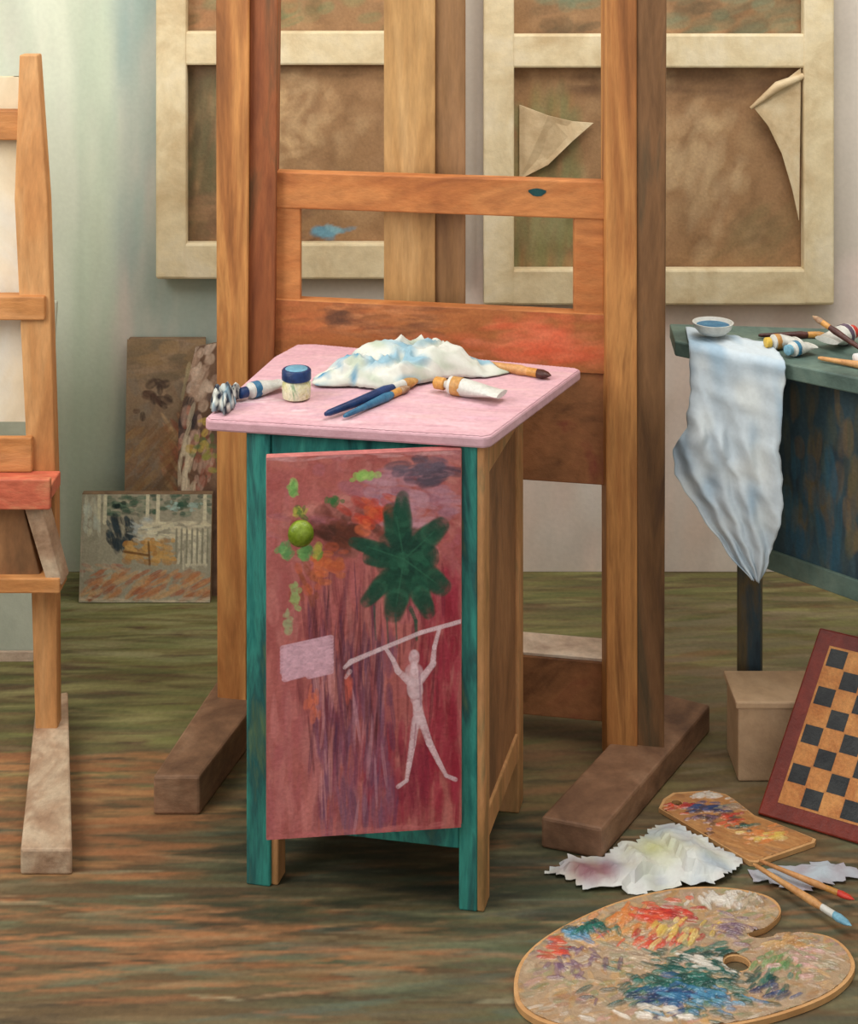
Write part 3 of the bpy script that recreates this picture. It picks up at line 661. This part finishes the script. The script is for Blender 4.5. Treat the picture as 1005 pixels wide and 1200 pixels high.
# crate + chess board
Cr=root('storage_box')
box('box_body',.595,.86,2.835,2.945,0,.142,M['crate'],Cr,.004)
box('box_lid',.59,.865,2.83,2.95,.142,.156,M['crate'],Cr,.003)
Ch=root('chess_board')
O=Vector((.608,2.728,.004)); U=Vector((.875,-.483,0))*.35; Vv=Vector((.148,.122,.286))*1.0
Nn=U.cross(Vv).normalized()
if Nn.y>0: Nn=-Nn
def cpnt(a,b,o=0): return O+U*a+Vv*b+Nn*o
hexa('frame',[cpnt(0,0),cpnt(1,0),cpnt(1,1),cpnt(0,1)],-Nn*.014,M['chred'],Ch,.003)
m0=.09; cs=(1-2*m0)/8
for nm,par,mt in (('light_squares',0,M['chor']),('dark_squares',1,M['chbk'])):
    bm=bmesh.new()
    for i in range(8):
        for j in range(8):
            if (i+j)%2==par:
                g=.04 if par else 0
                vs=[cpnt(m0+(i+a)*cs,m0+(j+b)*cs,.0012) for a,b in ((g,g),(1-g,g),(1-g,1-g),(g,1-g))]
                bm.faces.new([bm.verts.new(p) for p in vs])
    fin(bm,nm,mt,Ch)
hexa('squares_ground',[cpnt(m0-.008,m0-.008,.0008),cpnt(1-m0+.008,m0-.008,.0008),cpnt(1-m0+.008,1-m0+.008,.0008),cpnt(m0-.008,1-m0+.008,.0008)],-Nn*.0005,M['chor'],Ch,0)

# ---------------------------------------------------------------- floor things
mv=np.array(lin((146,106,112))[:3]); yl=np.array(lin((196,196,142))[:3]); lt=np.array(lin((212,214,210))[:3]); cool=np.array(lin((176,186,194))[:3])
def papcol(p):
    c=mixc(lt,cool,(noise.noise(Vector((p.x*22,p.y*22,1)))+.1)*2)
    c=mixc(c,mv,1.3*math.exp(-((p.x-.285)/.045)**2-((p.y-2.56)/.03)**2)+.4*max(0,noise.noise(Vector((p.x*40,p.y*40,5)))))
    c=mixc(c,yl,.9*math.exp(-((p.x-.40)/.04)**2-((p.y-2.61)/.04)**2)+max(0,noise.noise(Vector((p.x*30,p.y*30,9))))*.5)
    return c
paper_sheet('crumpled_paper',(.392,2.592),[(.165,-.01),(.145,.015),(.118,.035),(.085,.065),(.050,.105),(.02,.098),(.0,.07),(-.02,.045),(-.05,.04),(-.085,.010),(-.12,.004),(-.165,-.010),(-.190,-.030),(-.14,-.055),(-.128,-.075),(-.08,-.075),(-.055,-.085),(.02,-.075),(.055,-.07),(.10,-.065),(.135,-.04)],.024,papcol,seed=21,cell=34)
paper_sheet('crumpled_paper',(.63,2.545),[(.115,.02),(.085,.035),(.05,.04),(.0,.03),(-.03,.028),(-.072,.02),(-.07,-.005),(-.03,-.02),(.0,-.035),(.03,-.03),(.07,-.01),(.11,.0)],.012,lambda p:mixc(cool,mv,.25+.5*noise.noise(Vector((p.x*30,p.y*30,2)))),seed=6,cell=22)

pc={'vir':[(22,78,70),(36,104,92),(18,60,56)],'navy':[(28,44,84),(40,72,120)],'red':[(190,56,44),(206,80,56),(160,40,40)],'or':[(206,120,60),(214,140,84)],'yel':[(210,176,84),(214,190,120)],
'blue':[(50,110,150),(90,150,180)],'wh':[(216,208,196),(204,196,184)],'gp':[(166,142,120),(150,126,106),(182,162,136),(146,138,112)],'oc':[(182,136,80),(164,118,72),(196,156,106)],'pur':[(100,76,96),(124,96,112)],'gn':[(104,140,86),(84,120,76)],'pk':[(200,154,150),(192,134,134)]}
Pa=root('artist_palette')
outer=smoothloop([(.131,2.277),(.149,2.342),(.206,2.405),(.312,2.473),(.418,2.509),(.506,2.512),(.573,2.490),(.586,2.452),(.555,2.415),(.520,2.398),(.540,2.388),(.61,2.402),(.662,2.381),(.672,2.323),(.625,2.268),(.54,2.225),(.444,2.198),(.314,2.182),(.198,2.196),(.143,2.228)],6)
hc=(.487,2.330)
hole=[(hc[0]+.020*math.cos(a),hc[1]+.017*math.sin(a)) for a in [2*math.pi*k/20 for k in range(20)]]
holed('board',outer,hole,.001,.010,[M['palwood']],Pa)
g=Can(56,35,10,(168,142,114))   # cm; origin x=.125,y=2.17
gx=lambda x:(x-.125)*100; gy=lambda y:(y-2.17)*100
g.field(900,0,56,0,35,1.6,.6,None,pc['gp']+pc['oc']+[(176,150,126),(146,128,104)],.7,hz=.0012)
g.field(220,0,56,0,35,1.4,.5,.4,pc['pk']+pc['wh']+pc['gn']+pc['pur'],.5,hz=.0016)
g.field(260,4,50,4,30,1.4,.5,.3,pc['oc']+pc['gn']+[(120,120,84),(150,96,76)],.5,hz=.002)
for k,x,y,sx,sy,n in [('oc',.30,2.40,.05,.03,60),('gp',.33,2.35,.08,.04,80),('vir',.41,2.29,.06,.045,180),('vir',.36,2.26,.06,.03,90),('navy',.37,2.25,.04,.025,50),('blue',.42,2.25,.05,.03,36),('wh',.50,2.48,.04,.012,50),('gp',.54,2.47,.02,.01,20),('or',.33,2.43,.04,.02,36),('red',.39,2.445,.035,.016,70),('red',.36,2.385,.05,.015,26),('blue',.24,2.39,.025,.012,16),('vir',.265,2.405,.03,.010,36),('yel',.40,2.40,.04,.02,26),('pur',.23,2.33,.04,.03,34),('red',.20,2.36,.02,.02,14),('wh',.33,2.22,.05,.02,14),('vir',.52,2.29,.025,.02,22),('gn',.55,2.33,.03,.02,20),('pk',.60,2.33,.03,.03,14),('vir',.44,2.34,.04,.02,44),('oc',.58,2.37,.04,.015,24),('navy',.52,2.27,.02,.012,12),('wh',.45,2.33,.03,.02,14),('gp',.60,2.34,.03,.03,30),('pur',.50,2.41,.02,.02,20)]:
    g.blob(n,gx(x),gy(y),sx*70,sy*70,1.5,.5,random.choice([.3,.8,-.3,None]),pc[k],.85,hz=random.uniform(.002,.005))
g.z+=(NR.rand(*g.z.shape))*.0006
cxm,cym=.405,2.345
shr=[(cxm+(x-cxm)*.975,cym+(y-cym)*.965) for x,y in outer]
fo=inside_np(shr)
g.flat('mixed_paint',(.125,2.17,.0103),(.56,0,0),(0,.35,0),(0,0,1),M['PP'],Pa,keep=lambda a,b:fo(.125+a*.01,2.17+b*.01)&(np.hypot(.125+a*.01-hc[0],(2.17+b*.01-hc[1])*1.1)>.022))
Sp=root('artist_palette')
o2=[(.427,2.737),(.440,2.765),(.462,2.785),(.53,2.792),(.560,2.780),(.572,2.765),(.60,2.715),(.65,2.68),(.695,2.645),(.69,2.635),(.575,2.580),(.562,2.582)]
h2=[(.463+.010*math.cos(a),2.752+.010*math.sin(a)) for a in [2*math.pi*k/16 for k in range(16)]]
holed('board',o2,h2,.001,.009,[M['palwood']],Sp)
s2=Can(28,22,10,(176,124,76))
s2.field(260,0,28,0,22,1.5,.5,-.5,[(176,120,70),(196,146,92),(160,104,60),(150,112,80)],.7,hz=.001)
sx_=lambda x:(x-.42)*100; sy_=lambda y:(y-2.575)*100
for k,x,y,sx,sy,n in [('or',.60,2.66,.03,.02,40),('yel',.62,2.65,.03,.01,20),('pur',.52,2.73,.035,.018,50),('navy',.52,2.735,.03,.012,40),('red',.46,2.745,.02,.01,30),('wh',.525,2.775,.02,.006,24),('gp',.56,2.74,.02,.015,24),('pur',.50,2.70,.02,.02,20),('red',.56,2.70,.02,.014,20),('vir',.57,2.68,.02,.012,12)]:
    s2.blob(n,sx_(x),sy_(y),sx*70,sy*70,1.1,.4,.2,pc[k]+([(60,44,44)] if k=='pur' else []),.85,hz=random.uniform(.002,.004))
m2=(.555,2.69); f2=inside_np([(m2[0]+(x-m2[0])*.96,m2[1]+(y-m2[1])*.95) for x,y in o2])
s2.flat('mixed_paint',(.42,2.575,.0092),(.28,0,0),(0,.22,0),(0,0,1),M['PP'],Sp,keep=lambda a,b:f2(.42+a*.01,2.575+b*.01)&(np.hypot(.42+a*.01-.463,2.575+b*.01-2.752)>.012))
brush('paint_brush',(.563,2.555,.022),(.69,2.405,.018),.006,M['bwood'],M['skyblue'],'silver')
brush('paint_brush',(.575,2.565,.022),(.715,2.475,.014),.005,M['lwood'],M['red'])

# ---------------------------------------------------------------- recentre parents
bpy.context.view_layer.update()
for r in ROOTS:
    lo=[1e9]*3; hi=[-1e9]*3
    for c in r.children:
        for bb in c.bound_box:
            for k in range(3): lo[k]=min(lo[k],bb[k]); hi[k]=max(hi[k],bb[k])
    if lo[0]>1e8: continue
    c0=Vector(((lo[0]+hi[0])/2,(lo[1]+hi[1])/2,lo[2]))
    r.location=c0
    for c in r.children: c.location-=c0

# ---------------------------------------------------------------- light
w=bpy.data.worlds.new('studio_world'); scene.world=w; w.use_nodes=True
w.node_tree.nodes['Background'].inputs[0].default_value=(.98,.98,.97,1); w.node_tree.nodes['Background'].inputs[1].default_value=.88
def area(name,loc,target,size,power,col):
    L_=bpy.data.lights.new(name,'AREA'); L_.size=size; L_.energy=power; L_.color=col
    o=bpy.data.objects.new(name,L_); scene.collection.objects.link(o); o.location=loc
    o.rotation_euler=(Vector(target)-Vector(loc)).to_track_quat('-Z','Y').to_euler(); return o
area('left_fill',(-1.9,1.8,2.1),(-.1,3.6,.5),1.3,50,(1,.98,.94))  # added area light brightening the back from the left, no window modelled
area('back_wall_fill',(.6,2.6,2.9),(.4,3.75,.3),1.2,34,(1,.96,.90))  # added overhead fill for the back wall, no lamp modelled

# ---------------------------------------------------------------- camera (level, with lens shift)
cam=bpy.data.cameras.new('camera'); co=bpy.data.objects.new('camera',cam); scene.collection.objects.link(co)
co.location=(0,0,1.67); co.rotation_euler=(math.pi/2,0,0)
cam.sensor_width=36; cam.lens=51.75; cam.shift_y=-.5833; cam.clip_start=.05
scene.camera=co
